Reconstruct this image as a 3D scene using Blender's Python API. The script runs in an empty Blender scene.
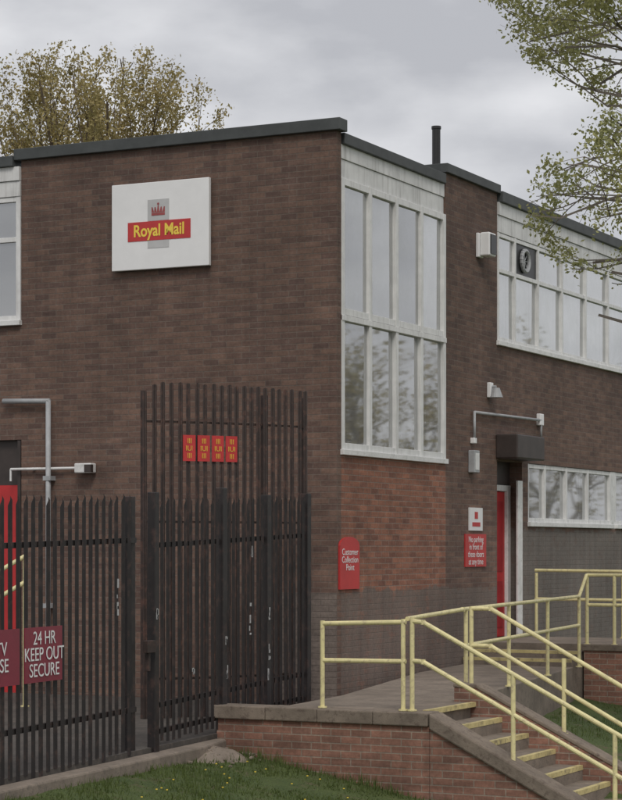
import bpy, math, random
from mathutils import Vector, Matrix
R=random.Random(7)
scene=bpy.context.scene
COL=scene.collection

# ------------------------------------------------------------------ helpers
class MB:
    def __init__(s): s.v=[]; s.f=[]
    def add(s,vs,fs):
        o=len(s.v); s.v+= [tuple(v) for v in vs]; s.f+=[tuple(i+o for i in f) for f in fs]; return s
    def box(s,x0,x1,y0,y1,z0,z1):
        return s.add([(x0,y0,z0),(x1,y0,z0),(x1,y1,z0),(x0,y1,z0),(x0,y0,z1),(x1,y0,z1),(x1,y1,z1),(x0,y1,z1)],
          [(0,3,2,1),(4,5,6,7),(0,1,5,4),(1,2,6,5),(2,3,7,6),(3,0,4,7)])
    def prism(s,pts,z0,z1):
        n=len(pts); vs=[(p[0],p[1],z0) for p in pts]+[(p[0],p[1],z1) for p in pts]
        fs=[tuple(range(n-1,-1,-1)),tuple(range(n,2*n))]+[(i,(i+1)%n,n+(i+1)%n,n+i) for i in range(n)]
        return s.add(vs,fs)
    def prism_y(s,pts,y0,y1):
        n=len(pts); vs=[(p[0],y0,p[1]) for p in pts]+[(p[0],y1,p[1]) for p in pts]
        fs=[tuple(range(n)),tuple(range(2*n-1,n-1,-1))]+[((i+1)%n,i,n+i,n+(i+1)%n) for i in range(n)]
        return s.add(vs,fs)
    def prism_x(s,pts,x0,x1):
        n=len(pts); vs=[(x0,p[0],p[1]) for p in pts]+[(x1,p[0],p[1]) for p in pts]
        fs=[tuple(range(n-1,-1,-1)),tuple(range(n,2*n))]+[(i,(i+1)%n,n+(i+1)%n,n+i) for i in range(n)]
        return s.add(vs,fs)
    def tube(s,a,b,r,r2=None,n=8,caps=True):
        a=Vector(a); b=Vector(b); r2=r if r2 is None else r2
        d=b-a
        if d.length<1e-6: return s
        d.normalize(); u=d.orthogonal().normalized(); w=d.cross(u)
        vs=[]
        for c,rr in((a,r),(b,r2)):
            for i in range(n):
                t=2*math.pi*i/n; vs.append(c+u*math.cos(t)*rr+w*math.sin(t)*rr)
        fs=[(i,(i+1)%n,n+(i+1)%n,n+i) for i in range(n)]
        if caps: fs+=[tuple(range(n-1,-1,-1)),tuple(range(n,2*n))]
        return s.add(vs,fs)
    def obj(s,name,mat,parent=None,bevel=0,smooth=False):
        me=bpy.data.meshes.new(name); me.from_pydata(s.v,[],s.f); me.update()
        o=bpy.data.objects.new(name,me); COL.objects.link(o)
        if mat: me.materials.append(mat)
        if parent: o.parent=parent
        if smooth:
            for p in me.polygons: p.use_smooth=True
        if bevel:
            m=o.modifiers.new('b','BEVEL'); m.width=bevel; m.segments=2; m.limit_method='ANGLE'
        return o
def empty(name):
    e=bpy.data.objects.new(name,None); COL.objects.link(e); e.empty_display_size=.2; return e
def B(*a): return MB().box(*a)

def newmat(name):
    m=bpy.data.materials.new(name); m.use_nodes=True
    nt=m.node_tree; return m,nt,nt.nodes,nt.links,nt.nodes['Principled BSDF']
def math_(nt,op,a,b=None,c=None,clamp=False):
    n=nt.nodes.new('ShaderNodeMath'); n.operation=op; n.use_clamp=clamp
    for i,x in enumerate((a,b,c)):
        if x is None: continue
        if isinstance(x,(int,float)): n.inputs[i].default_value=x
        else: nt.links.new(x,n.inputs[i])
    return n.outputs[0]
def noise(nt,vec,scale,detail=4,rough=.55):
    n=nt.nodes.new('ShaderNodeTexNoise'); n.inputs['Scale'].default_value=scale
    n.inputs['Detail'].default_value=detail; n.inputs['Roughness'].default_value=rough
    if vec is not None: nt.links.new(vec,n.inputs['Vector'])
    return n.outputs['Fac']
def mrange(nt,v,a,b,c,d):
    n=nt.nodes.new('ShaderNodeMapRange'); nt.links.new(v,n.inputs[0])
    for i,x in enumerate((a,b,c,d)): n.inputs[i+1].default_value=x
    return n.outputs[0]
def mix(nt,f,a,b,mode='MIX'):
    n=nt.nodes.new('ShaderNodeMixRGB'); n.blend_type=mode
    for i,x in enumerate((f,a,b)):
        if isinstance(x,(int,float)): n.inputs[i].default_value=x
        elif isinstance(x,tuple): n.inputs[i].default_value=(*x[:3],1)
        else: nt.links.new(x,n.inputs[i])
    return n.outputs[0]
def pos(nt): return nt.nodes.new('ShaderNodeNewGeometry')
def bump(nt,h,st,dist,bs):
    n=nt.nodes.new('ShaderNodeBump'); n.inputs['Strength'].default_value=st; n.inputs['Distance'].default_value=dist
    nt.links.new(h,n.inputs['Height']); nt.links.new(n.outputs[0],bs.inputs['Normal'])
def plain(name,col,rough=.6,var=.25,scale=3,bmp=.0,metal=0,col2=None,scale2=25,streak=0):
    m,nt,N,L,bs=newmat(name); g=pos(nt)
    n1=noise(nt,g.outputs['Position'],scale,6,.65)
    f=mrange(nt,n1,.3,.7,1-var,1+var*.6)
    c=mix(nt,1,col,f,'MULTIPLY')
    if col2:
        n2=noise(nt,g.outputs['Position'],scale2,5,.7)
        c=mix(nt,mrange(nt,n2,.52,.66,0,1),c,col2)
    if streak:
        mp=N.new('ShaderNodeMapping'); mp.inputs['Scale'].default_value=(14,14,1.2); L.new(g.outputs['Position'],mp.inputs[0])
        c=mix(nt,mrange(nt,noise(nt,mp.outputs[0],1,4,.6),.48,.72,0,streak),c,(.14,.12,.10))
    L.new(c,bs.inputs['Base Color']); bs.inputs['Roughness'].default_value=rough; bs.inputs['Metallic'].default_value=metal
    if bmp: bump(nt,noise(nt,g.outputs['Position'],60,5),bmp,.01,bs)
    return m
def brick(name,c1,c2,mortar,paint=None,paint_z=0,var=.2,paint_k=.9):
    m,nt,N,L,bs=newmat(name); g=pos(nt)
    sp=N.new('ShaderNodeSeparateXYZ'); L.new(g.outputs['Position'],sp.inputs[0])
    sn=N.new('ShaderNodeSeparateXYZ'); L.new(g.outputs['True Normal'],sn.inputs[0])
    ax=math_(nt,'GREATER_THAN',math_(nt,'ABSOLUTE',sn.outputs[0]),.6)
    u=math_(nt,'ADD',math_(nt,'MULTIPLY',sp.outputs[0],math_(nt,'SUBTRACT',1,ax)),math_(nt,'MULTIPLY',sp.outputs[1],ax))
    cb=N.new('ShaderNodeCombineXYZ'); L.new(u,cb.inputs[0]); L.new(sp.outputs[2],cb.inputs[1])
    bt=N.new('ShaderNodeTexBrick'); L.new(cb.outputs[0],bt.inputs['Vector'])
    for k,v in (('Scale',1),('Mortar Size',.007),('Mortar Smooth',.3),('Bias',0),('Brick Width',.225),('Row Height',.075)): bt.inputs[k].default_value=v
    bt.inputs['Color1'].default_value=(*c1,1); bt.inputs['Color2'].default_value=(*c2,1); bt.inputs['Mortar'].default_value=(*mortar,1)
    P=g.outputs['Position']
    big=mrange(nt,noise(nt,P,.7,5,.6),.3,.7,1-var,1+var)
    mp=N.new('ShaderNodeMapping'); mp.inputs['Scale'].default_value=(7,7,.5); L.new(P,mp.inputs[0])
    st=mrange(nt,noise(nt,mp.outputs[0],1,4,.6),.35,.7,1.06,.84)
    mp2=N.new('ShaderNodeMapping'); mp2.inputs['Scale'].default_value=(2.2,2.2,13.3); L.new(P,mp2.inputs[0])
    row=mrange(nt,noise(nt,mp2.outputs[0],1,3,.6),.3,.7,.8,1.2)
    fine=mrange(nt,noise(nt,P,26,4,.7),.3,.7,.8,1.2)
    low=mrange(nt,sp.outputs[2],1.5,5.6,1.16,.9)
    f=math_(nt,'MULTIPLY',math_(nt,'MULTIPLY',math_(nt,'MULTIPLY',big,st),math_(nt,'MULTIPLY',row,fine)),low)
    c=mix(nt,1,bt.outputs['Color'],f,'MULTIPLY')
    c=mix(nt,mrange(nt,noise(nt,P,3.1,6,.7),.6,.76,0,.25),c,(.27,.235,.205))
    if paint:
        zz=math_(nt,'ADD',sp.outputs[2],mrange(nt,noise(nt,P,2.5,5,.7),.3,.7,-.07,.07))
        k=mrange(nt,zz,paint_z-.02,paint_z+.02,1,0)
        pf=math_(nt,'MULTIPLY',math_(nt,'MULTIPLY',big,st),fine)
        pc=mix(nt,1,mix(nt,mrange(nt,bt.outputs['Fac'],0,1,0,.3),paint,(.12,.095,.08)),pf,'MULTIPLY')
        wear=mrange(nt,noise(nt,P,5,6,.75),.5,.72,paint_k,paint_k*.35)
        c=mix(nt,math_(nt,'MULTIPLY',k,wear),c,pc)
    L.new(c,bs.inputs['Base Color']); bs.inputs['Roughness'].default_value=.88
    h=math_(nt,'ADD',math_(nt,'MULTIPLY',bt.outputs['Fac'],-1),math_(nt,'MULTIPLY',noise(nt,P,50,4),.6))
    bump(nt,h,.5,.006,bs)
    return m

# ------------------------------------------------------------------ materials
M={}
c1,c2,mo=(.168,.103,.077),(.108,.067,.055),(.145,.11,.09)
M['brick']=brick('brown_brick',c1,c2,mo,(.175,.142,.122),1.42)
M['brickF']=brick('brown_brick_front',c1,c2,mo)
M['brickO']=brick('orange_brick',(.305,.135,.085),(.185,.085,.06),(.235,.17,.135),(.175,.142,.122),1.45,var=.24)
M['brickG']=brick('grey_painted_brick',c1,c2,mo,(.175,.158,.142),2.28)
M['brickR']=brick('red_brick',(.26,.13,.092),(.17,.09,.066),(.24,.19,.15),var=.28)
M['white']=plain('white_paint',(.74,.74,.73),.5,.14,4,col2=(.58,.58,.56),scale2=9)
M['fascia']=plain('white_fascia',(.68,.68,.67),.5,.16,3,streak=.35)
M['frame']=plain('window_frame',(.72,.72,.71),.45,.12,6,streak=.25)
M['trim']=plain('roof_felt_trim',(.062,.068,.068),.6,.3,4)
M['roof']=plain('roof_felt',(.09,.09,.09),.9,.3,1)
M['concrete']=plain('concrete',(.25,.205,.165),.9,.35,2.5,.4,col2=(.16,.135,.11),scale2=14)
M['coping']=plain('concrete_coping',(.22,.178,.14),.9,.35,3,.4,col2=(.13,.10,.08),scale2=16)
M['asphalt']=plain('asphalt',(.06,.06,.06),.9,.3,2,.4,col2=(.1,.095,.085),scale2=30)
M['yard']=plain('yard_surface',(.085,.075,.066),.9,.35,1.5,.4,col2=(.12,.10,.085),scale2=12)
M['iron']=plain('black_fence_paint',(.02,.016,.016),.5,.4,5,col2=(.055,.033,.028),scale2=7)
M['iron2']=plain('rusty_fence_paint',(.042,.027,.023),.6,.4,5,col2=(.10,.05,.037),scale2=9)
M['yellow']=plain('yellow_paint',(.76,.68,.36),.5,.18,7,col2=(.54,.46,.27),scale2=18)
M['nosing']=plain('worn_yellow_paint',(.64,.54,.26),.7,.3,7,col2=(.27,.22,.14),scale2=9)
M['red']=plain('red_paint',(.50,.03,.032),.5,.2,3)
M['red2']=plain('red_sign_face',(.52,.04,.04),.5,.15,3)
M['maroon']=plain('maroon_sign',(.24,.025,.05),.4,.2,3)
M['signw']=plain('sign_white',(.80,.80,.80),.4,.06,2)
M['signy']=plain('sign_yellow',(.85,.62,.08),.4,.05,2)
M['gold']=plain('sign_gold',(.75,.5,.06),.4,.1,2)
M['grey']=plain('grey_metal',(.38,.39,.4),.5,.2,6)
M['dgrey']=plain('dark_grey_box',(.05,.038,.034),.5,.3,5)
M['black']=plain('black_plastic',(.02,.02,.02),.4,.2,5)
M['dark']=plain('interior_dark',(.06,.055,.05),.9,.3,1)
M['inner']=plain('interior_wall',(.3,.29,.27),.9,.2,1)
M['blind']=plain('window_blind',(.68,.69,.69),.8,.2,1.4)
M['bark']=plain('bark',(.17,.145,.12),.9,.35,8)
M['bark2']=plain('bark_brown',(.14,.105,.07),.9,.35,8)
M['stampg']=plain('stamp_grey',(.5,.5,.5),.5,.1,3)
M['line']=plain('road_paint',(.7,.7,.68),.7,.2,4)

def glassmat():
    m,nt,N,L,bs=newmat('window_glass')
    out=N['Material Output']; t=N.new('ShaderNodeBsdfTransparent'); t.inputs[0].default_value=(.75,.79,.78,1)
    gl=N.new('ShaderNodeBsdfGlossy'); gl.inputs['Roughness'].default_value=.03; gl.inputs[0].default_value=(.95,.96,.97,1)
    mx=N.new('ShaderNodeMixShader'); lw=N.new('ShaderNodeFresnel'); lw.inputs[0].default_value=1.5
    L.new(math_(nt,'ADD',math_(nt,'MULTIPLY',lw.outputs[0],1.4),.36,clamp=True),mx.inputs[0])
    L.new(t.outputs[0],mx.inputs[1]); L.new(gl.outputs[0],mx.inputs[2])
    g=pos(nt)
    df=N.new('ShaderNodeBsdfDiffuse'); df.inputs[0].default_value=(.6,.61,.6,1)
    m2=N.new('ShaderNodeMixShader'); L.new(mrange(nt,noise(nt,g.outputs['Position'],1.8,5,.6),.3,.7,.08,.28),m2.inputs[0])
    L.new(mx.outputs[0],m2.inputs[1]); L.new(df.outputs[0],m2.inputs[2]); L.new(m2.outputs[0],out.inputs[0])
    N.remove(bs)
    bn=N.new('ShaderNodeBump'); bn.inputs['Strength'].default_value=.05; bn.inputs['Distance'].default_value=.02
    L.new(noise(nt,g.outputs['Position'],1.3,0),bn.inputs['Height']); L.new(bn.outputs[0],gl.inputs['Normal'])
    return m
M['glass']=glassmat()
def leafmat(name,a,b):
    m,nt,N,L,bs=newmat(name); g=pos(nt)
    c=mix(nt,mrange(nt,noise(nt,g.outputs['Position'],2.2,4,.7),.35,.65,0,1),a,b)
    c=mix(nt,1,c,mrange(nt,noise(nt,g.outputs['Position'],30,2,.7),.3,.7,.65,1.35),'MULTIPLY')
    L.new(c,bs.inputs['Base Color']); bs.inputs['Roughness'].default_value=.65
    tr=N.new('ShaderNodeBsdfTranslucent'); L.new(c,tr.inputs[0]); mx=N.new('ShaderNodeMixShader'); mx.inputs[0].default_value=.35
    L.new(bs.outputs[0],mx.inputs[1]); L.new(tr.outputs[0],mx.inputs[2]); L.new(mx.outputs[0],N['Material Output'].inputs[0])
    return m
M['leafR']=leafmat('spring_leaves',(.42,.40,.17),(.30,.32,.13))
M['leafL']=leafmat('bronze_leaves',(.42,.33,.14),(.31,.27,.11))
M['grassb']=leafmat('grass_blades',(.125,.165,.045),(.085,.12,.03))
def grassmat():
    m,nt,N,L,bs=newmat('grass'); P=pos(nt).outputs['Position']
    c=mix(nt,mrange(nt,noise(nt,P,1.2,5,.7),.35,.65,0,1),(.09,.12,.032),(.055,.085,.022))
    c=mix(nt,mrange(nt,noise(nt,P,3.5,6,.75),.55,.68,0,.85),c,(.13,.10,.06))
    c=mix(nt,1,c,mrange(nt,noise(nt,P,40,4,.7),.3,.7,.6,1.3),'MULTIPLY')
    L.new(c,bs.inputs['Base Color']); bs.inputs['Roughness'].default_value=.9
    bump(nt,noise(nt,P,35,4),.7,.03,bs); return m
M['grass']=grassmat()

def text(name,body,loc,size,mat,parent,face='front',yaw=0,align='CENTER',sx=1,bold=0):
    cu=bpy.data.curves.new(name,'FONT'); cu.body=body; cu.size=size; cu.align_x=align; cu.align_y='CENTER'; cu.extrude=.001
    cu.space_line=.85; cu.offset=bold
    o=bpy.data.objects.new(name,cu); COL.objects.link(o); o.location=loc
    o.rotation_euler=(math.pi/2,0,{'front':0,'side':math.pi/2}[face]+yaw); o.scale=(sx,1,1)
    cu.materials.append(mat); o.parent=parent; return o

# ------------------------------------------------------------------ ground
def sm(t): t=max(0,min(1,t)); return t*t*(3-2*t)
def gz(x,y):
    xx=max(x,.3)
    front=-.1-.18*(xx-.69)+.03*(-4.24-y); back=.1-.13*x
    t=sm((y+4.3)/1.9); z=front*(1-t)+back*t
    z=max(-1.02,min(.04,z)); s=sm((-y-11.5)/4.5)
    return z*(1-s)+(-1.12)*s
xs=[-500,-200,-80,-40,-25]+[-18+.5*i for i in range(37)]+[.5+.25*i for i in range(40)]+[11,12,14,18,25,40,80,200,500]
ys=[-500,-200,-80,-45,-30,-24,-20]+[-18+.5*i for i in range(14)]+[-11+.25*i for i in range(66)]+[6,8,12,18,30,60,120,250,500]
xs=sorted(set(xs)); ys=sorted(set(ys))
g=MB(); g.v=[(x,y,gz(x,y)+(R.uniform(-.012,.012) if -11<y<5 and .8<x<9 else 0)) for y in ys for x in xs]
nx=len(xs); g.f=[(j*nx+i,j*nx+i+1,(j+1)*nx+i+1,(j+1)*nx+i) for j in range(len(ys)-1) for i in range(nx-1)]
g.obj('ground',M['grass'],smooth=True)
B(-200,200,-30,-20.5,-1.3,-1.10).obj('road',M['asphalt'])
pv=empty('pavement')
B(-200,200,-20.35,-17.2,-1.3,-.98).obj('paving',M['concrete'],pv)
B(-200,200,-20.5,-20.354,-1.3,-.97).obj('kerb',M['coping'],pv)
mk=empty('road_markings'); mb=MB()
for i in range(-20,20): mb.box(i*6,i*6+3,-25.3,-25.2,-1.099,-1.096)
mb.obj('centre_line',M['line'],mk)

def fx(y): return .2116-.1108*y     # fence line
yd=MB().prism([(-18,-13),(fx(-12)-.0,-12.0),(fx(-4.38),-4.38),(.72,-4.1),(1.6,-4.1),(.9,3),(.01,4.49),(.01,-.004),(-18,-.004)],-.6,.046)
yd.obj('yard',M['yard'])
MB().prism([(fx(-12)+.0,-12),(fx(-12)+.20,-12),(fx(-5.2)+.24,-5.2),(fx(-4.42)+.14,-4.42),(fx(-4.42),-4.42)],-.6,.0).obj('fence_kerb',M['concrete'],bevel=.02)
rb=MB()
for i in range(60):
    a=R.uniform(0,6.28); rr=abs(R.gauss(0,.2)); cx=.97+math.cos(a)*rr*1.2; cy=-4.95+math.sin(a)*rr*1.9; s=R.uniform(.012,.035); cz=gz(cx,cy)+.09*max(0,1-rr*2.4)
    vs=[]
    for k in range(8):
        vs.append((cx+s*(1 if k&1 else -1)*R.uniform(.5,1.1),cy+s*(1 if k&2 else -1)*R.uniform(.5,1.1),cz+s*.6*(1 if k&4 else -1)*R.uniform(.5,1.1)))
    rb.add(vs,[(0,2,3,1),(4,5,7,6),(0,1,5,4),(1,3,7,5),(3,2,6,7),(2,0,4,6)])
seg=14
ring=[(.97+.38*math.cos(6.283*i/seg)*R.uniform(.85,1.1),-4.95+.6*math.sin(6.283*i/seg)*R.uniform(.85,1.1)) for i in range(seg)]
mid=[(.97+.2*math.cos(6.283*i/seg)*R.uniform(.8,1.2),-4.95+.3*math.sin(6.283*i/seg)*R.uniform(.8,1.2)) for i in range(seg)]
vs=[(x,y,gz(x,y)-.03) for x,y in ring]+[(x,y,gz(x,y)+.07+R.uniform(-.015,.015)) for x,y in mid]+[(.97,-4.95,gz(.97,-4.95)+.10)]
rb.add(vs,[(i,(i+1)%seg,seg+(i+1)%seg,seg+i) for i in range(seg)]+[(seg+i,seg+(i+1)%seg,2*seg) for i in range(seg)])
rb.obj('rubble_pile',M['concrete'],bevel=.006)

gb=MB()
def blades(x0,x1,y0,y1,n,cond):
    k=0
    while k<n:
        x=R.uniform(x0,x1); y=R.uniform(y0,y1)
        if not cond(x,y): continue
        k+=1
        pt=math.sin(x*2.3+1.3*math.sin(y*1.7))*math.sin(y*2.1+1.1*math.sin(x*3.3))
        if R.random()<.15+.35*max(0,-pt): continue
        edge=1.7 if (y>-4.62 and y<-4.3 and x>.9) else 1
        h=R.uniform(.02,.06)*(1+.8*pt)*edge; z=gz(x,y)-.01; a=R.uniform(0,6.28); w=R.uniform(.004,.009)
        dx=math.cos(a)*w; dy=math.sin(a)*w; lx=R.uniform(-.03,.03); ly=R.uniform(-.03,.03)
        gb.add([(x-dx,y-dy,z),(x+dx,y+dy,z),(x+lx,y+ly,z+h)],[(0,1,2)])
blades(.9,6,-10.5,-4.4,36000,lambda x,y: x>fx(y)+.20+.05*math.sin(y*9)+.04*math.sin(y*23))
blades(1.6,7,-2.2,4.4,14000,lambda x,y: x>1.9+.17*(4.4-y)*1.05-.2)
gb.obj('grass',M['grassb'])
db=MB()
for k in range(45):
    x=R.uniform(1.2,3.4); y=R.uniform(-8.5,-4.8)
    if x<fx(y)+.3: continue
    z=gz(x,y)+.05; db.tube((x,y,z),(x,y,z+.008),.01,n=6)
db.obj('dandelions',M['signy'])

# ------------------------------------------------------------------ building
bd=empty('brick_office_building')
D=22.0
w=MB()
w.box(-4.72,0,0,.12,-.4,7.22)
w.box(-16,-6.0,0,.12,-.4,5.0); w.box(-6.0,-4.72,0,.12,3.46,5.0)
w.obj('front_wall',M['brickF'],bd)
B(-1.05,-.002,-.006,-.001,-.4,1.44).obj('front_painted_plinth',brick('plinth_paint',(.158,.127,.108),(.148,.118,.101),(.125,.1,.086)),bd)
MB().box(-.3,0,.121,3.5,-.4,3.17).obj('side_wall_under_window',M['brickO'],bd)
p=MB().box(-.3,0,3.5,5.46,-.4,7.24); p.obj('side_pier',M['brick'],bd)
w=MB(); w.box(-.3,0,5.46,6.5,3.3,5.0); w.box(-.3,0,6.5,D,3.3,5.0); w.obj('side_wall_upper',M['brick'],bd)
w=MB(); w.box(-.3,0,6.5,D,-.4,2.33); w.box(-.3,0,6.5,6.76,2.33,3.3); w.box(-.3,0,15.4,D,2.33,3.3); w.obj('side_wall_lower',M['brickG'],bd)
w=MB(); w.box(-16,-.3,D-.3,D,-.4,7.1); w.box(-16,-15.7,.12,D-.3,-.4,7.1); w.obj('rear_walls',M['brickF'],bd)
B(-15.9,-.05,.05,D-.05,7.0,7.12).obj('roof_deck',M['roof'],bd)
t=MB()
t.box(-4.80,.07,-.07,.16,7.22,7.37)
t.box(-16.1,-4.80,-.10,.16,7.14,7.28)
t.box(-.2,.03,.16,3.46,7.08,7.22)
t.box(-.32,.05,3.46,5.50,7.24,7.37)
t.box(-.2,.08,5.50,D,7.12,7.28)
t.obj('roof_edge_trim',M['trim'],bd,bevel=.008)
f=MB()
f.box(-.2,-.015,.121,3.498,6.90,7.08); f.box(-.2,-.03,.121,3.498,6.66,6.895)
f.box(-.2,.03,5.462,D,6.93,7.118); f.box(-.2,.01,5.462,D,6.68,6.925)
f.box(-15.9,-4.722,-.05,.1,6.95,7.138); f.box(-15.9,-4.722,-.03,.1,6.74,6.945)
f.obj('fascia_boards',M['fascia'],bd,bevel=.004)

def window_side(name,ys_,zs_,fw=.06,x=-.06,depth=.07,sill=True):
    e=MB(); gl=MB(); y0,y1=ys_[0],ys_[-1]; z0,z1=zs_[0],zs_[-1]
    for i,y in enumerate(ys_):
        a=y-fw/2; b=y+fw/2
        if i==0: a,b=y,y+fw
        if i==len(ys_)-1: a,b=y-fw,y
        e.box(x-depth,x+.02,a,b,z0,z1)
    for j,z in enumerate(zs_):
        a=z-fw/2; b=z+fw/2
        if j==0: a,b=z+.001,z+fw
        if j==len(zs_)-1: a,b=z-fw,z-.001
        e.box(x-depth+.004,x+.012,y0+.004,y1-.004,a,b)
    for i in range(len(ys_)-1):
        for j in range(len(zs_)-1):
            ya,yb,za,zb=ys_[i]+fw*.5,ys_[i+1]-fw*.5,zs_[j]+fw*.5,zs_[j+1]-fw*.5
            tl=R.uniform(-.007,.007); t2=R.uniform(-.004,.004)
            gl.add([(x-.03+tl,ya,za),(x-.03-tl,yb,za),(x-.03-tl+t2,yb,zb),(x-.03+tl+t2,ya,zb)],[(0,1,2,3)])
    e.obj(name+'_frame',M['frame'],bd,bevel=.004); gl.obj(name+'_glass',M['glass'],bd)
    if sill: B(-.1,.05,y0-.03,y1+.0,z0-.07,z0).obj(name+'_sill',M['white'],bd,bevel=.006)
window_side('stair_window',[.125,.99,1.83,2.66,3.495],[3.24,4.98,6.655],fw=.085,x=-.01)
B(-.06,.02,.125,3.495,4.86,4.93).obj('stair_window_transom_rail',M['frame'],bd,bevel=.004)
ysu=[5.47,6.2,7.2,8.3,9.45,10.6,11.75,12.9,14.05,15.2,16.35,17.5]
window_side('upper_window',ysu,[5.07,6.12,6.675],x=-.01)
B(-.3,0,17.5,D,5.0,6.68).obj('side_wall_upper_end',M['brick'],bd)
window_side('lower_window',[6.77,7.55,8.55,9.6,10.8],[2.40,3.295],x=-.03,fw=.065)
window_side('lower_window_far',[11.0,12.1,13.2,14.3,15.39],[2.40,3.295],x=-.03,fw=.065)
B(-.25,-.01,10.8,11.0,2.33,3.298).obj('window_pier',M['white'],bd)
e=MB(); gl=MB()
for x in [-4.725-.07,-5.9,-7.1,-8.3,-9.5,-10.7,-11.9,-13.1,-14.3,-15.6]: e.box(x,x+.07,-.02,.06,5.07,6.74)
for z in (5.07,6.13,6.67): e.box(-15.6,-4.73,-.015,.055,z,z+.065)
e.obj('front_window_frame',M['frame'],bd,bevel=.004)
gl.add([(-15.6,.02,5.07),(-4.73,.02,5.07),(-4.73,.02,6.74),(-15.6,.02,6.74)],[(0,1,2,3)]); gl.obj('front_window_glass',M['glass'],bd)
B(-15.7,-4.71,-.07,.1,5.001,5.069).obj('front_window_sill',M['white'],bd,bevel=.006)
b=MB()
for i in range(len(ysu)-1):
    b.box(-.16,-.15,ysu[i]+.02,ysu[i+1]-.02,5.08,6.1 if i!=4 else 5.9)
b.obj('upper_window_blinds',M['blind'],bd)
b=MB()
for ya in [6.8,7.6,8.6,9.65,11.05,12.15,13.25]: b.box(-.2,-.19,ya,ya+.9,2.36,3.28)
b.obj('lower_window_blinds',plain('net_blind',(.3,.29,.26),.9,.3,2),bd)
B(-.034,-.022,6.235,7.165,6.155,6.61).obj('vent_backing',M['black'],bd)
v=MB()
for k in range(20):
    a=k*math.pi/10; b2=(k+1)*math.pi/10
    v.tube((.01,6.62+.16*math.cos(a),6.38+.16*math.sin(a)),(.01,6.62+.16*math.cos(b2),6.38+.16*math.sin(b2)),.032,n=6)
for k in range(4):
    a=k*math.pi/4; v.tube((-.005,6.62+.14*math.cos(a),6.38+.14*math.sin(a)),(-.005,6.62-.14*math.cos(a),6.38-.14*math.sin(a)),.007,n=5)
v.obj('vent_fan',M['grey'],bd)
i_=MB(); i_.box(-3.4,-3.3,.2,D-.4,-.3,6.95); i_.obj('interior_partition',M['inner'],bd)
i_=MB(); i_.box(-15.6,-.35,5.6,D-.4,4.2,4.3); i_.box(-15.6,-3.45,.2,5.6,4.2,4.3); i_.box(-3.25,-.35,5.3,5.4,-.3,6.9); i_.obj('interior_floor',M['dark'],bd)
i_=MB()
for k in range(11): i_.box(-1.6,-.5,.5+k*.26,.78+k*.26,1.9+k*.17,2.07+k*.17)
i_.box(-3.2,-.4,3.3,5.2,3.8,3.95); i_.obj('interior_staircase',M['inner'],bd)
d=MB(); d.box(-.30,-.22,5.50,5.56,.652,3.0); d.box(-.30,-.17,6.34,6.47,.652,2.95); d.box(-.30,-.18,5.56,6.34,2.86,2.95)
d.obj('side_door_frame',M['white'],bd,bevel=.005)
B(-.02,.012,6.30,6.50,.652,3.02).obj('side_door_architrave',M['white'],bd,bevel=.004)
B(-.3,-.2,5.47,6.5,2.96,3.299).obj('side_door_head',M['dgrey'],bd)
B(-.27,-.22,5.56,6.34,.66,2.85).obj('side_door_leaf',M['red'],bd,bevel=.006)
d=MB(); d.box(-.215,-.208,5.66,6.24,.8,1.5); d.box(-.215,-.208,5.66,6.24,1.65,2.7); d.obj('side_door_panels',plain('door_red_dark',(.36,.02,.025),.4),bd,bevel=.004)
MB().tube((-.2,5.66,1.5),(-.2,5.66,1.95),.012).obj('side_door_handle',M['grey'],bd)
B(-.32,-.28,5.46,6.5,.3,.652).obj('side_door_threshold',M['concrete'],bd)
B(.001,.35,5.4,6.55,3.32,3.68).obj('shutter_box',M['dgrey'],bd,bevel=.02)
B(-5.95,-4.76,.08,.12,-.02,2.85).obj('front_door_leaf',M['red'],bd)
B(-5.99,-4.73,.09,.13,2.852,3.458).obj('front_door_head',M['dgrey'],bd)
B(-4.775,-4.725,-.01,.08,-.02,3.45).obj('front_door_jamb',M['dgrey'],bd)

e=empty('drain_pipe')
MB().tube((-4.23,-.09,.04),(-4.23,-.09,3.97),.035,n=12).tube((-4.21,-.09,3.96),(-4.95,-.09,3.98),.035,n=12).obj('pipe',M['grey'],e,smooth=True)
MB().box(-4.29,-4.17,-.13,-.001,1.2,1.26).box(-4.29,-4.17,-.13,-.001,2.9,2.96).obj('clips',M['grey'],e)
e=empty('security_camera')
MB().tube((-4.85,-.06,3.06),(-3.72,-.06,3.06),.018).tube((-4.5,-.06,3.06),(-4.5,0,3.06),.02).tube((-4.85,-.06,3.06),(-4.85,-.06,2.9),.015).obj('conduit',M['white'],e)
B(-3.78,-3.52,-.16,-.02,2.99,3.12).obj('housing',M['white'],e,bevel=.015)
B(-3.62,-3.519,-.165,-.10,3.0,3.10).obj('lens_hood',M['dgrey'],e)
e=empty('floodlight')
B(.001,.05,4.62,4.80,6.2,6.55).obj('bracket',M['signw'],e,bevel=.01)
B(.05,.20,4.66,4.92,6.22,6.56).obj('housing',M['signw'],e,bevel=.02)
B(.203,.215,4.68,4.90,6.25,6.53).obj('glass_front',M['black'],e)
e=empty('wall_conduit')
MB().tube((.05,4.45,3.95),(.05,7.2,3.98),.022).tube((.05,4.45,3.96),(.05,4.45,3.55),.02).tube((.05,7.2,4.0),(.05,7.2,3.72),.02).obj('pipe',M['grey'],e,smooth=True)
B(.001,.07,7.12,7.28,3.9,4.08).box(.001,.07,4.4,4.5,3.5,3.58).obj('junction_boxes',M['signw'],e,bevel=.01)
e=empty('wall_lamp')
B(.001,.06,5.05,5.17,4.2,4.42).obj('back_plate',M['signw'],e,bevel=.01)
MB().tube((.12,5.12,4.34),(.12,5.12,4.2),.05,.1,n=16).tube((.02,5.12,4.36),(.12,5.12,4.36),.02).obj('lamp_head',M['grey'],e)
e=empty('meter_box')
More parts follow.
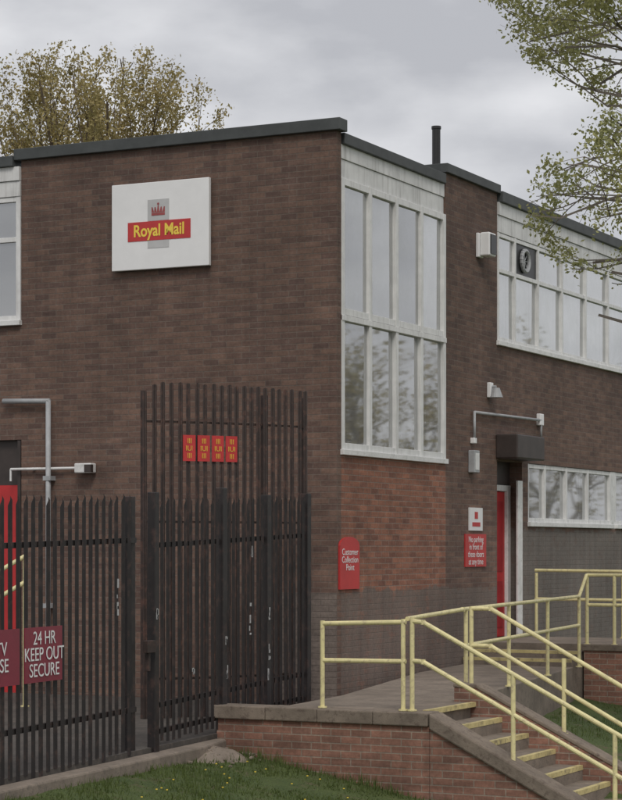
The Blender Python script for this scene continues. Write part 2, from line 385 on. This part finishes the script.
B(.001,.1,4.33,4.53,3.08,3.4).obj('case',M['grey'],e,bevel=.01); B(.101,.106,4.36,4.5,3.12,3.36).obj('cover',M['white'],e)
e=empty('roof_flue_pipe')
MB().tube((-.46,4.25,7.0),(-.46,4.25,8.04),.06,n=14).tube((-.46,4.25,7.1),(-.46,4.25,7.25),.09).tube((-.46,4.25,8.02),(-.46,4.25,8.06),.07,n=14).obj('flue',M['black'],e)

# ------------------------------------------------------------------ signs
s=empty('mail_sign_board')
B(-3.24,-1.78,-.09,-.03,5.63,6.76).obj('panel',M['signw'],s,bevel=.008)
MB().box(-3.1,-3.0,-.03,0,5.7,6.7).box(-2.0,-1.9,-.03,0,5.7,6.7).obj('battens',M['grey'],s)
B(-2.99,-2.05,-.096,-.09,6.0,6.25).obj('red_band',M['red2'],s)
MB().box(-2.69,-2.37,-.0945,-.0905,6.255,6.53).box(-2.69,-2.37,-.0945,-.0905,5.90,5.995).obj('stamp',M['stampg'],s)
cr=MB()
for k in range(5):
    cx=-2.61+k*.04; cr.add([(cx-.02,-.097,6.36),(cx+.02,-.097,6.36),(cx+(k-2)*.006+.008,-.097,6.43+(.02 if k==2 else 0)),(cx+(k-2)*.006-.008,-.097,6.43+(.02 if k==2 else 0))],[(0,1,2,3)])
cr.box(-2.63,-2.43,-.098,-.096,6.32,6.355); cr.tube((-2.53,-.096,6.47),(-2.53,-.099,6.47),.016)
cr.obj('crown',plain('crown_red',(.33,.07,.07),.4),s)
text('lettering','Royal Mail',(-2.52,-.099,6.125),.215,M['signy'],s,'front',sx=.86,bold=.005)

s=empty('collection_sign')
pts=[(.03,1.48),(.60,1.48),(.60,2.03)]+[(.315+.285*math.cos(a),2.03+.11*math.sin(a)) for a in [math.pi*k/10 for k in range(1,10)]]+[(.03,2.03)]
MB().prism_x(pts,.001,.03).obj('board',M['red2'],s)
text('lettering','Customer\nCollection\nPoint',(.033,.315,1.85),.115,M['signw'],s,'side')
s=empty('warning_notice')
B(.001,.02,4.18,4.98,1.73,2.2).obj('board',M['red2'],s)
text('lettering','No parking\nin front of\nthese doors\nat any time',(.022,4.58,1.96),.125,M['signw'],s,'side')
s=empty('opening_hours_notice')
B(.001,.02,4.34,4.84,2.25,2.58).obj('board',M['signw'],s)
B(.021,.024,4.44,4.74,2.31,2.37).box(.021,.024,4.53,4.65,2.42,2.52).obj('print',M['red2'],s)

# ------------------------------------------------------------------ fences
def pale(mb,x,y,z0,z1,wd,dx,dy,th=.014,spike=1):
    nx_,ny_=-dy,dx
    prof=[(-.5,0),(-.25,.9),(0,.2),(.25,.9),(.5,0)]
    lo=[];up=[]
    lx=R.gauss(0,.006)
    tops=[-.05*spike,.0,.035*spike,.0,-.05*spike]
    for (a,o),tz in zip(prof,tops):
        px=x+dx*wd*a-nx_*th*o; py=y+dy*wd*a-ny_*th*o
        lo.append((px,py,z0)); up.append((px+dx*lx,py+dy*lx,z1+tz))
    mb.add(lo+up,[(i,i+1,6+i,5+i) for i in range(4)])
fd=Vector((-.1108,1,0)).normalized()
def ftop(y): return 2.40+(y+9.1)*.028
def fbot(y): return .02+(y+9.1)*.01
e=empty('palisade_fence')
mb=MB(); y=-12
while y<-6.42:
    pale(mb,fx(y)+.0,y,fbot(y)+R.uniform(-.04,.02),ftop(y)+R.uniform(-.02,.02),.075,fd.x+R.uniform(-.04,.04),fd.y); y+=.14
mb.obj('pales',M['iron'],e)
mb=MB()
def rail(mb,ya,yb,za,zb,off=-.03,hh=.05):
    xa,xb=fx(ya)+off,fx(yb)+off
    vs=[(xa-.02,ya,za),(xa+.02,ya,za),(xb+.02,yb,zb),(xb-.02,yb,zb)]
    vs+= [(a,b,c+hh) for a,b,c in vs]
    mb.add(vs,[(0,3,2,1),(4,5,6,7),(0,1,5,4),(1,2,6,5),(2,3,7,6),(3,0,4,7)])
rail(mb,-12,-6.35,.38,.42); rail(mb,-12,-6.35,1.93,2.05); mb.obj('rails',M['iron'],e)
mb=MB()
for yy in (-12,-9.3,-6.38): mb.box(fx(yy)-.11,fx(yy)-.03,yy-.04,yy+.04,-.1,ftop(yy)-.02+(.04 if yy>-7 else 0))
mb.obj('posts',M['iron'],e,bevel=.006)
mb=MB(); x=fx(-12)
while x>-12:
    pale(mb,x,-12.1,-.0,2.35,.07,1,0); x-=.15
mb.box(-12,fx(-12),-12.08,-12.04,.4,.45); mb.box(-12,fx(-12),-12.08,-12.04,1.9,1.95); mb.obj('return_pales',M['iron'],e)
e=empty('palisade_gate')
mb=MB(); y=-5.78
while y<-1.75:
    pale(mb,fx(y),y,fbot(y)+.03+R.uniform(-.02,.02),ftop(y)-.03+R.uniform(-.015,.015),.07,fd.x,fd.y); y+=.143
mb.obj('pales',M['iron'],e)
mb=MB(); rail(mb,-5.95,-1.7,.42,.5); rail(mb,-5.95,-1.7,2.0,2.12); rail(mb,-5.95,-1.7,.16,.22); mb.obj('rails',M['iron'],e)
mb=MB()
for yy,hw,top in ((-5.98,.045,.06),(-4.24,.05,.1),(-2.95,.05,.02),(-1.66,.05,.03)):
    mb.box(fx(yy)-.045,fx(yy)+.045,yy-hw,yy+hw,-.2,ftop(yy)+top)
mb.obj('gate_posts',M['iron'],e,bevel=.008)
mb=MB(); mb.box(fx(-6.15)-.0,fx(-6.15)+.06,-6.22,-6.06,.98,1.10); mb.box(fx(-6.1),fx(-6.1)+.04,-6.16,-6.12,.8,.98)
mb.tube((fx(-4.2)+.06,-4.15,.9),(fx(-4.2)+.06,-4.15,1.35),.012)
mb.obj('lock',M['iron2'],e,bevel=.005)
mb=MB()
for yy,z,hh in ((-6.9,1.3,.35),(-4.22,.95,.1),(-3.55,1.05,.36),(-2.97,.75,.12),(-2.97,1.2,.08),(-6.0,1.3,.06),(-3.5,1.9,.07),(-3.0,.5,.1),(-4.2,.6,.07),(-5.1,.7,.05)):
    for q in range(4):
        a=R.uniform(-.02,.01); b2=z+R.uniform(0,hh); mb.box(fx(yy)+.047,fx(yy)+.051,yy+a,yy+a+R.uniform(.01,.035),b2,b2+R.uniform(.02,.1))
mb.obj('flaked_paint',plain('old_paint',(.42,.42,.42),.7,.4,20),e)

e=empty('tall_security_screen')
A=Vector((-.96,-3.05,0)); Bq=Vector((.14,-1.16,0)); n=22; mb=MB()
dd=(Bq-A).normalized(); nn=Vector((dd.y,-dd.x,0))
def sp(t): return A+(Bq-A)*t+nn*.12*math.sin(math.pi*t)
for i in range(n):
    t=i/(n-1); p=sp(t); top=3.90-(.10*max(0,1-i/2.0)**2)-.02*t+R.uniform(-.008,.008)
    pale(mb,p.x,p.y,.05,top,.058,dd.x,dd.y,.012,.15)
mb.obj('pales',M['iron2'],e)
mb=MB()
for z in (.5,2.3,3.45):
    for i in range(10):
        a=sp(i/10)-nn*.03; b=sp((i+1)/10)-nn*.03; mb.tube((a.x,a.y,z),(b.x,b.y,z),.018,n=4)
for t,rr in ((.0,.035),(.72,.045),(1,.035)):
    p=sp(t)-nn*.05; mb.tube((p.x,p.y,0),(p.x,p.y,3.80),rr,n=4)
mb.obj('rails_and_posts',M['iron2'],e)
s=empty('danger_sign')
yaw=math.atan2(dd.y,dd.x)
for i in range(4):
    t=.2+i*.083; p=sp(t)+nn*.03; q=sp(t+.07)+nn*.03
    MB().add([(p.x,p.y,3.0),(q.x,q.y,3.0),(q.x,q.y,3.30),(p.x,p.y,3.30),(p.x-nn.x*.01,p.y-nn.y*.01,3.0),(q.x-nn.x*.01,q.y-nn.y*.01,3.0),(q.x-nn.x*.01,q.y-nn.y*.01,3.3),(p.x-nn.x*.01,p.y-nn.y*.01,3.3)],
      [(0,1,2,3),(4,7,6,5),(0,4,5,1),(1,5,6,2),(2,6,7,3),(3,7,4,0)]).obj('panel',M['red2'],s)
    m_=(p+q)/2+nn*.004
    for k in range(3):
        text('mark',['III','IUI','III'][k],(m_.x,m_.y,3.06+k*.085),.085,M['gold'],s,'front',yaw)
for nm,ya,yb,mat,txt,tm in (('site_notice',-9.7,-8.8,M['maroon'],'CCTV\nIN USE',M['signw']),('site_notice',-8.7,-8.0,M['maroon'],'24 HR\nKEEP OUT\nSECURE',M['signw'])):
    s=empty(nm); xa,xb=fx(ya)+.03,fx(yb)+.03
    MB().add([(xa,ya,.83),(xb,yb,.83),(xb,yb,1.31),(xa,ya,1.31),(xa-.012,ya,.83),(xb-.012,yb,.83),(xb-.012,yb,1.31),(xa-.012,ya,1.31)],
      [(0,1,2,3),(4,7,6,5),(0,4,5,1),(1,5,6,2),(2,6,7,3),(3,7,4,0)]).obj('board',mat,s)
    text('lettering',txt,((xa+xb)/2+.006,(ya+yb)/2,1.07),.165,tm,s,'side',math.atan(.1108))

# ------------------------------------------------------------------ retaining wall, steps, walkway
e=empty('brick_retaining_wall')
B(.69,3.12,-4.36,-4.12,-1.2,.21).obj('brickwork',M['brickR'],e)
cp=MB(); x=.66
for L_ in (.62,.6,.63,.61):
    cp.box(x,min(x+L_-.004,3.12),-4.40+R.uniform(-.005,.005),-4.08,.21,.35+R.uniform(-.004,.003)); x+=L_
cp.obj('coping',M['coping'],e,bevel=.012)
MB().prism_y([(3.125,-1.4),(5.7,-1.4),(5.7,-1.14),(3.125,.18)],-4.36,-4.12).obj('sloping_brickwork',M['brickR'],e)
MB().prism_y([(3.128,.182),(5.72,-1.15),(5.72,-1.0),(3.128,.345)],-4.40,-4.08).obj('sloping_coping',M['coping'],e,bevel=.02)
e=empty('concrete_steps')
nos=MB(); st=MB()
for i in range(9):
    x0=3.0+.3*i; z=.35-.155*(i+1); st.box(x0,x0+.3,-4.119,-2.82,-1.5,z)
    nos.box(x0-.055,x0+.004,-4.118,-2.822,(z+.155)-.045,(z+.155)+.004)
st.obj('treads',M['concrete'],e); nos.obj('painted_nosings',M['nosing'],e)
e=empty('brick_stair_wall')
MB().prism_y([(2.75,.2),(2.75,.50),(3.0,.50),(5.7,-.86),(5.7,-1.5),(2.75,-1.5)],-2.819,-2.60).obj('brickwork',M['brickR'],e)
MB().prism_y([(2.74,.502),(2.74,.545),(3.0,.545),(5.72,-.82),(5.72,-.868),(3.0,.502)],-2.83,-2.58).obj('coping',M['coping'],e,bevel=.01)
MB().prism([(5.7,-4.6),(7.6,-4.6),(7.6,-17.2),(9.2,-17.2),(9.2,-2),(5.7,-2)],-1.4,-1.0).obj('path',M['concrete'])
MB().prism([(1.4,-4.115),(2.944,-4.115),(2.944,-2.821),(2.74,-2.821),(2.74,-2.55),(1.67,4.1),(.02,4.1),(.25,2),(1.25,-2.5)],-.7,.35).obj('walkway',M['concrete'],bevel=.01)
e=empty('entrance_platform')
B(.001,4.6,4.72,6.9,-.5,.64).obj('slab',M['concrete'],e)
B(1.68,4.6,4.5,4.718,-.7,.56).obj('brick_front',M['brickR'],e)
B(1.66,4.62,4.47,4.72,.56,.65).obj('coping',M['coping'],e,bevel=.01)
MB().box(.005,1.65,4.1,4.41,-.5,.45).box(.005,1.65,4.41,4.718,-.5,.55).obj('steps',M['concrete'],e,bevel=.01)
MB().box(.02,1.64,4.098,4.15,.41,.454).box(.02,1.64,4.408,4.46,.51,.554).obj('painted_nosings',M['nosing'],e)

def railing(name,runs,posts,r=.024):
    mb=MB()
    for run in runs:
        for a,b in zip(run[:-1],run[1:]): mb.tube(a,b,r,n=10)
        for a in run[1:-1]:
            mb.tube(Vector(a)-Vector((0,0,r)),Vector(a)+Vector((0,0,r)),r*1.02,n=10)
    for (x,y,z0,z1) in posts: mb.tube((x,y,z0),(x,y,z1),r,n=10); mb.tube((x,y,z0),(x,y,z0+.015),r*2,n=10)
    o=mb.obj('rails',M['yellow'],empty(name),smooth=False); return o
yn=-4.24
railing('yellow_handrail',[[(1.87,yn,1.22),(2.81,yn,1.25)],[(1.87,yn,.84),(2.81,yn,.85)]],[(1.87,yn,.35,1.25),(2.78,yn,.35,1.28)])
def nz(x): return .35-.516*max(0,x-3.0)
runs=[]
for dz in (.9,.5): runs.append([(2.88,yn,.36+dz),(3.0,yn,.35+dz),(5.5,yn,nz(5.5)+dz)])
railing('yellow_handrail',runs,[(2.88,yn,.35,1.3),(3.97,yn,-.15,nz(3.97)+.9),(5.02,yn,-.7,nz(5.02)+.9)])
yf=-2.70; runs=[]
for dz in (.95,.55): runs.append([(2.9,yf,.40+dz),(3.12,yf,.40+dz),(5.5,yf,nz(5.4)+dz)])
railing('yellow_handrail',runs,[(2.9,yf,.5,1.37),(3.95,yf,nz(3.9)+.15,nz(3.9)+.95),(4.95,yf,nz(4.9)+.15,nz(4.9)+.95)])
a=(2.7,-2.45); b_=(1.72,4.3)
def lp(t): return (a[0]+(b_[0]-a[0])*t,a[1]+(b_[1]-a[1])*t)
runs=[[(2.80,-4.18,1.28),(*lp(0),1.33),(*lp(.97),1.33),(1.70,4.55,1.62)],[(*lp(0),.93),(*lp(.97),.93)]]
railing('yellow_handrail',runs,[(*lp(t),.35,1.33) for t in (0.02,.33,.66,.97)])
railing('yellow_handrail',[[(1.70,4.58,1.62),(4.5,4.58,1.62)],[(1.70,4.58,1.2),(4.5,4.58,1.2)]],[(x,4.58,.64,1.62) for x in (1.70,2.1,3.2,4.5)])
railing('yellow_handrail',[[(.1,6.8,1.66),(4.5,6.8,1.62)],[(.1,6.8,1.22),(4.5,6.8,1.2)]],[(x,6.8,.64,1.62) for x in (.12,1.5,3,4.5)])
Lf=Vector((-.896,-.444,0)); Fw=Vector((-.444,.896,0))
def W(X,Y,z):
    dx=X-.325; dy=Y-26.7; return Vector((.896*dx-.444*dy,.444*dx+.896*dy,z))
p0=W(-3.52,26.3,1.9); p1=W(-4.6,26.0,1.25)
up_=Vector((0,0,.32))
railing('yellow_handrail',[[p0,p1],[p0-up_,p1-up_]],[(p0.x,p0.y,.046,1.9),(p1.x,p1.y,.046,1.27)],r=.028)

# ------------------------------------------------------------------ trees
def make_tree(name,base,trunk_h,tr,limbs,seed,leafmat_,barkm,lsize,lcount,maxd=3,upb=.08,jit=.22,ch=(5,4),lenf=.55,env=None,nd_=.75):
    r=random.Random(seed); wood=MB(); lv=MB()
    def inside(p):
        if env is None: return True
        for (c,rad) in env:
            q=p-c
            if (q.x**2+q.y**2)/rad[0]**2+(q.z/rad[1])**2<1: return True
        return False
    def leaf(p):
        s=lsize*r.uniform(.5,1.2); u=Vector((r.gauss(0,1),r.gauss(0,1),r.gauss(0,1))).normalized(); v=u.orthogonal().normalized()
        v=(Matrix.Rotation(r.uniform(0,6.28),3,u)@v); q=p+Vector((r.gauss(0,1),r.gauss(0,1),r.gauss(0,1)))*lsize*.9
        lv.add([q,q+u*s*.5+v*s*.28,q+u*s,q+u*s*.5-v*s*.28],[(0,1,2,3)])
    def grow(p,d,Ln,rad,dep):
        segs=5; cur=Vector(p); d=Vector(d).normalized()
        for i in range(segs):
            d=(d+Vector((r.gauss(0,jit),r.gauss(0,jit),r.gauss(0,jit)+upb))).normalized()
            nx_=cur+d*Ln/segs
            if dep>0 and not inside(nx_): return
            if dep==0 and i>2 and not inside(nx_): return
            r0=rad*(1-i/segs*.7); r1=rad*(1-(i+1)/segs*.7)
            wood.tube(cur,nx_,r0,r1,n=6 if rad>.04 else 3,caps=False); cur=nx_
            if dep>=maxd-1:
                for k in range(lcount if dep>=maxd else lcount//3):
                    if r.random()<.85: leaf(cur-d*r.random()*Ln/segs)
            if dep<maxd and i>=1:
                m=ch[0] if dep==0 else ch[1]
                for k in range(max(1,int(m/segs+r.random()))):
                    ax=Vector((r.gauss(0,1),r.gauss(0,1),r.gauss(0,1))).normalized()
                    nd=(d+ax*nd_).normalized(); grow(cur,nd,Ln*lenf*r.uniform(.7,1.15),r1*.6,dep+1)
    top=Vector(base)+Vector((0,0,trunk_h))
    b0=Vector(base); k=6
    for i in range(k):
        a=b0.lerp(top,i/k); c=b0.lerp(top,(i+1)/k); wood.tube(a,c,tr*(1.25-.5*i/k),tr*(1.25-.5*(i+1)/k),n=10,caps=False)
    for (h,dr,Ln,rad) in limbs: grow(b0+Vector((0,0,h)),dr,Ln,rad,0)
    e=empty(name); wood.obj('trunk_and_branches',barkm,e); lv.obj('leaves',leafmat_,e)
limbs=[]
rr=random.Random(3)
tb=W(4.75,23,0); tb.z=gz(tb.x,tb.y)-.1
for k in range(26):
    hz=5.1+k*.155+rr.uniform(-.1,.1)
    d=Lf+Fw*rr.uniform(-.55,.55)+Vector((0,0,rr.uniform(-.05,.4))); limbs.append((hz,d,rr.uniform(2.5,3.1),.03))
for k in range(8):
    a=rr.uniform(-1.2,1.9); limbs.append((rr.uniform(5.2,9),Vector((math.cos(a),math.sin(a),rr.uniform(.3,1.2))),rr.uniform(2.2,3.0),.045))
make_tree('leafy_tree',tb,9.4,.16,limbs,12,M['leafR'],M['bark'],.06,10,maxd=3,jit=.13,upb=-.01,ch=(7,5),
  env=[(W(4.75,23,8.35),(2.9,1.8)),(W(4.75,23,5.75),(2.45,1.2))])
limbs=[]
for k in range(44):
    a=k*2.4; s_=rr.uniform(.15,.95); limbs.append((rr.uniform(3.6,6.5),Vector((math.cos(a)*s_,math.sin(a)*s_,1)),rr.uniform(5.6,8.8),.055))
c=W(-5.1,50,0)
make_tree('bronze_tree',(c.x,c.y,0),6.6,.25,limbs,5,M['leafL'],M['bark2'],.095,8,maxd=2,jit=.06,upb=.06,ch=(14,7),lenf=.25,nd_=.6,
  env=[(Vector((c.x,c.y,9.6)),(4.3,4.2))])
for i,(x,y,h) in enumerate(((12.5,27,6.4),(17,36,8),(16,50,9))):
    limbs=[]
    for k in range(8):
        a=k*2.4; limbs.append((rr.uniform(2.5,4.5),Vector((math.cos(a)*.7,math.sin(a)*.7,1)),rr.uniform(3.5,5)*h/8,.12))
    make_tree('street_tree',(x,y,gz(x,y)-.1),4.8,.22,limbs,20+i,M['leafL'],M['bark2'],.2,2,maxd=2,jit=.14,upb=.05,ch=(9,6),lenf=.45)

# ------------------------------------------------------------------ world / light
el,rot=math.radians(48),math.radians(150)
wd=bpy.data.worlds.new('World'); scene.world=wd; wd.use_nodes=True; nt=wd.node_tree; N=nt.nodes; L=nt.links; N.clear()
out=N.new('ShaderNodeOutputWorld'); sky=N.new('ShaderNodeTexSky'); sky.sky_type='NISHITA'; sky.sun_disc=False; sky.sun_elevation=el; sky.sun_rotation=rot
b1=N.new('ShaderNodeBackground'); b1.inputs[1].default_value=.08; L.new(sky.outputs[0],b1.inputs[0])
tc=N.new('ShaderNodeTexCoord'); mp=N.new('ShaderNodeMapping'); mp.inputs['Scale'].default_value=(1,1,2.2); mp.inputs['Location'].default_value=(3.1,.4,1.7); L.new(tc.outputs['Generated'],mp.inputs[0])
n1=noise(nt,mp.outputs[0],8,6,.5); n2=noise(nt,mp.outputs[0],4.2,3,.5)
ff=math_(nt,'ADD',math_(nt,'MULTIPLY',n1,.5),math_(nt,'MULTIPLY',n2,.5))
cr_=N.new('ShaderNodeValToRGB'); L.new(ff,cr_.inputs[0])
cr_.color_ramp.elements[0].position=.42; cr_.color_ramp.elements[0].color=(.51,.515,.545,1)
cr_.color_ramp.elements[1].position=.58; cr_.color_ramp.elements[1].color=(.84,.84,.86,1)
b2=N.new('ShaderNodeBackground'); b2.inputs[1].default_value=1.0; L.new(cr_.outputs[0],b2.inputs[0])
ms=N.new('ShaderNodeMixShader'); ms.inputs[0].default_value=.93; L.new(b1.outputs[0],ms.inputs[1]); L.new(b2.outputs[0],ms.inputs[2]); L.new(ms.outputs[0],out.inputs[0])
su=bpy.data.lights.new('sun','SUN'); su.energy=1.35; su.angle=math.radians(20); su.color=(1,.95,.88)
so=bpy.data.objects.new('sun',su); COL.objects.link(so)
dv=Vector((math.sin(rot)*math.cos(el),math.cos(rot)*math.cos(el),math.sin(el))); so.rotation_euler=dv.to_track_quat('Z','Y').to_euler(); so.location=(10,-20,30)
# ------------------------------------------------------------------ camera
cd=bpy.data.cameras.new('camera'); cam=bpy.data.objects.new('camera',cd); COL.objects.link(cam)
cam.location=(11.564,-24.07,2.0); cam.rotation_euler=(math.pi/2,0,math.atan2(.444,.896))
cd.sensor_fit='HORIZONTAL'; cd.sensor_width=36; cd.lens=36*2137/622; cd.shift_y=148/622; cd.clip_end=3000; cd.clip_start=.5
scene.camera=cam
scene.view_settings.view_transform='Standard'; scene.view_settings.look='None'; scene.view_settings.exposure=0
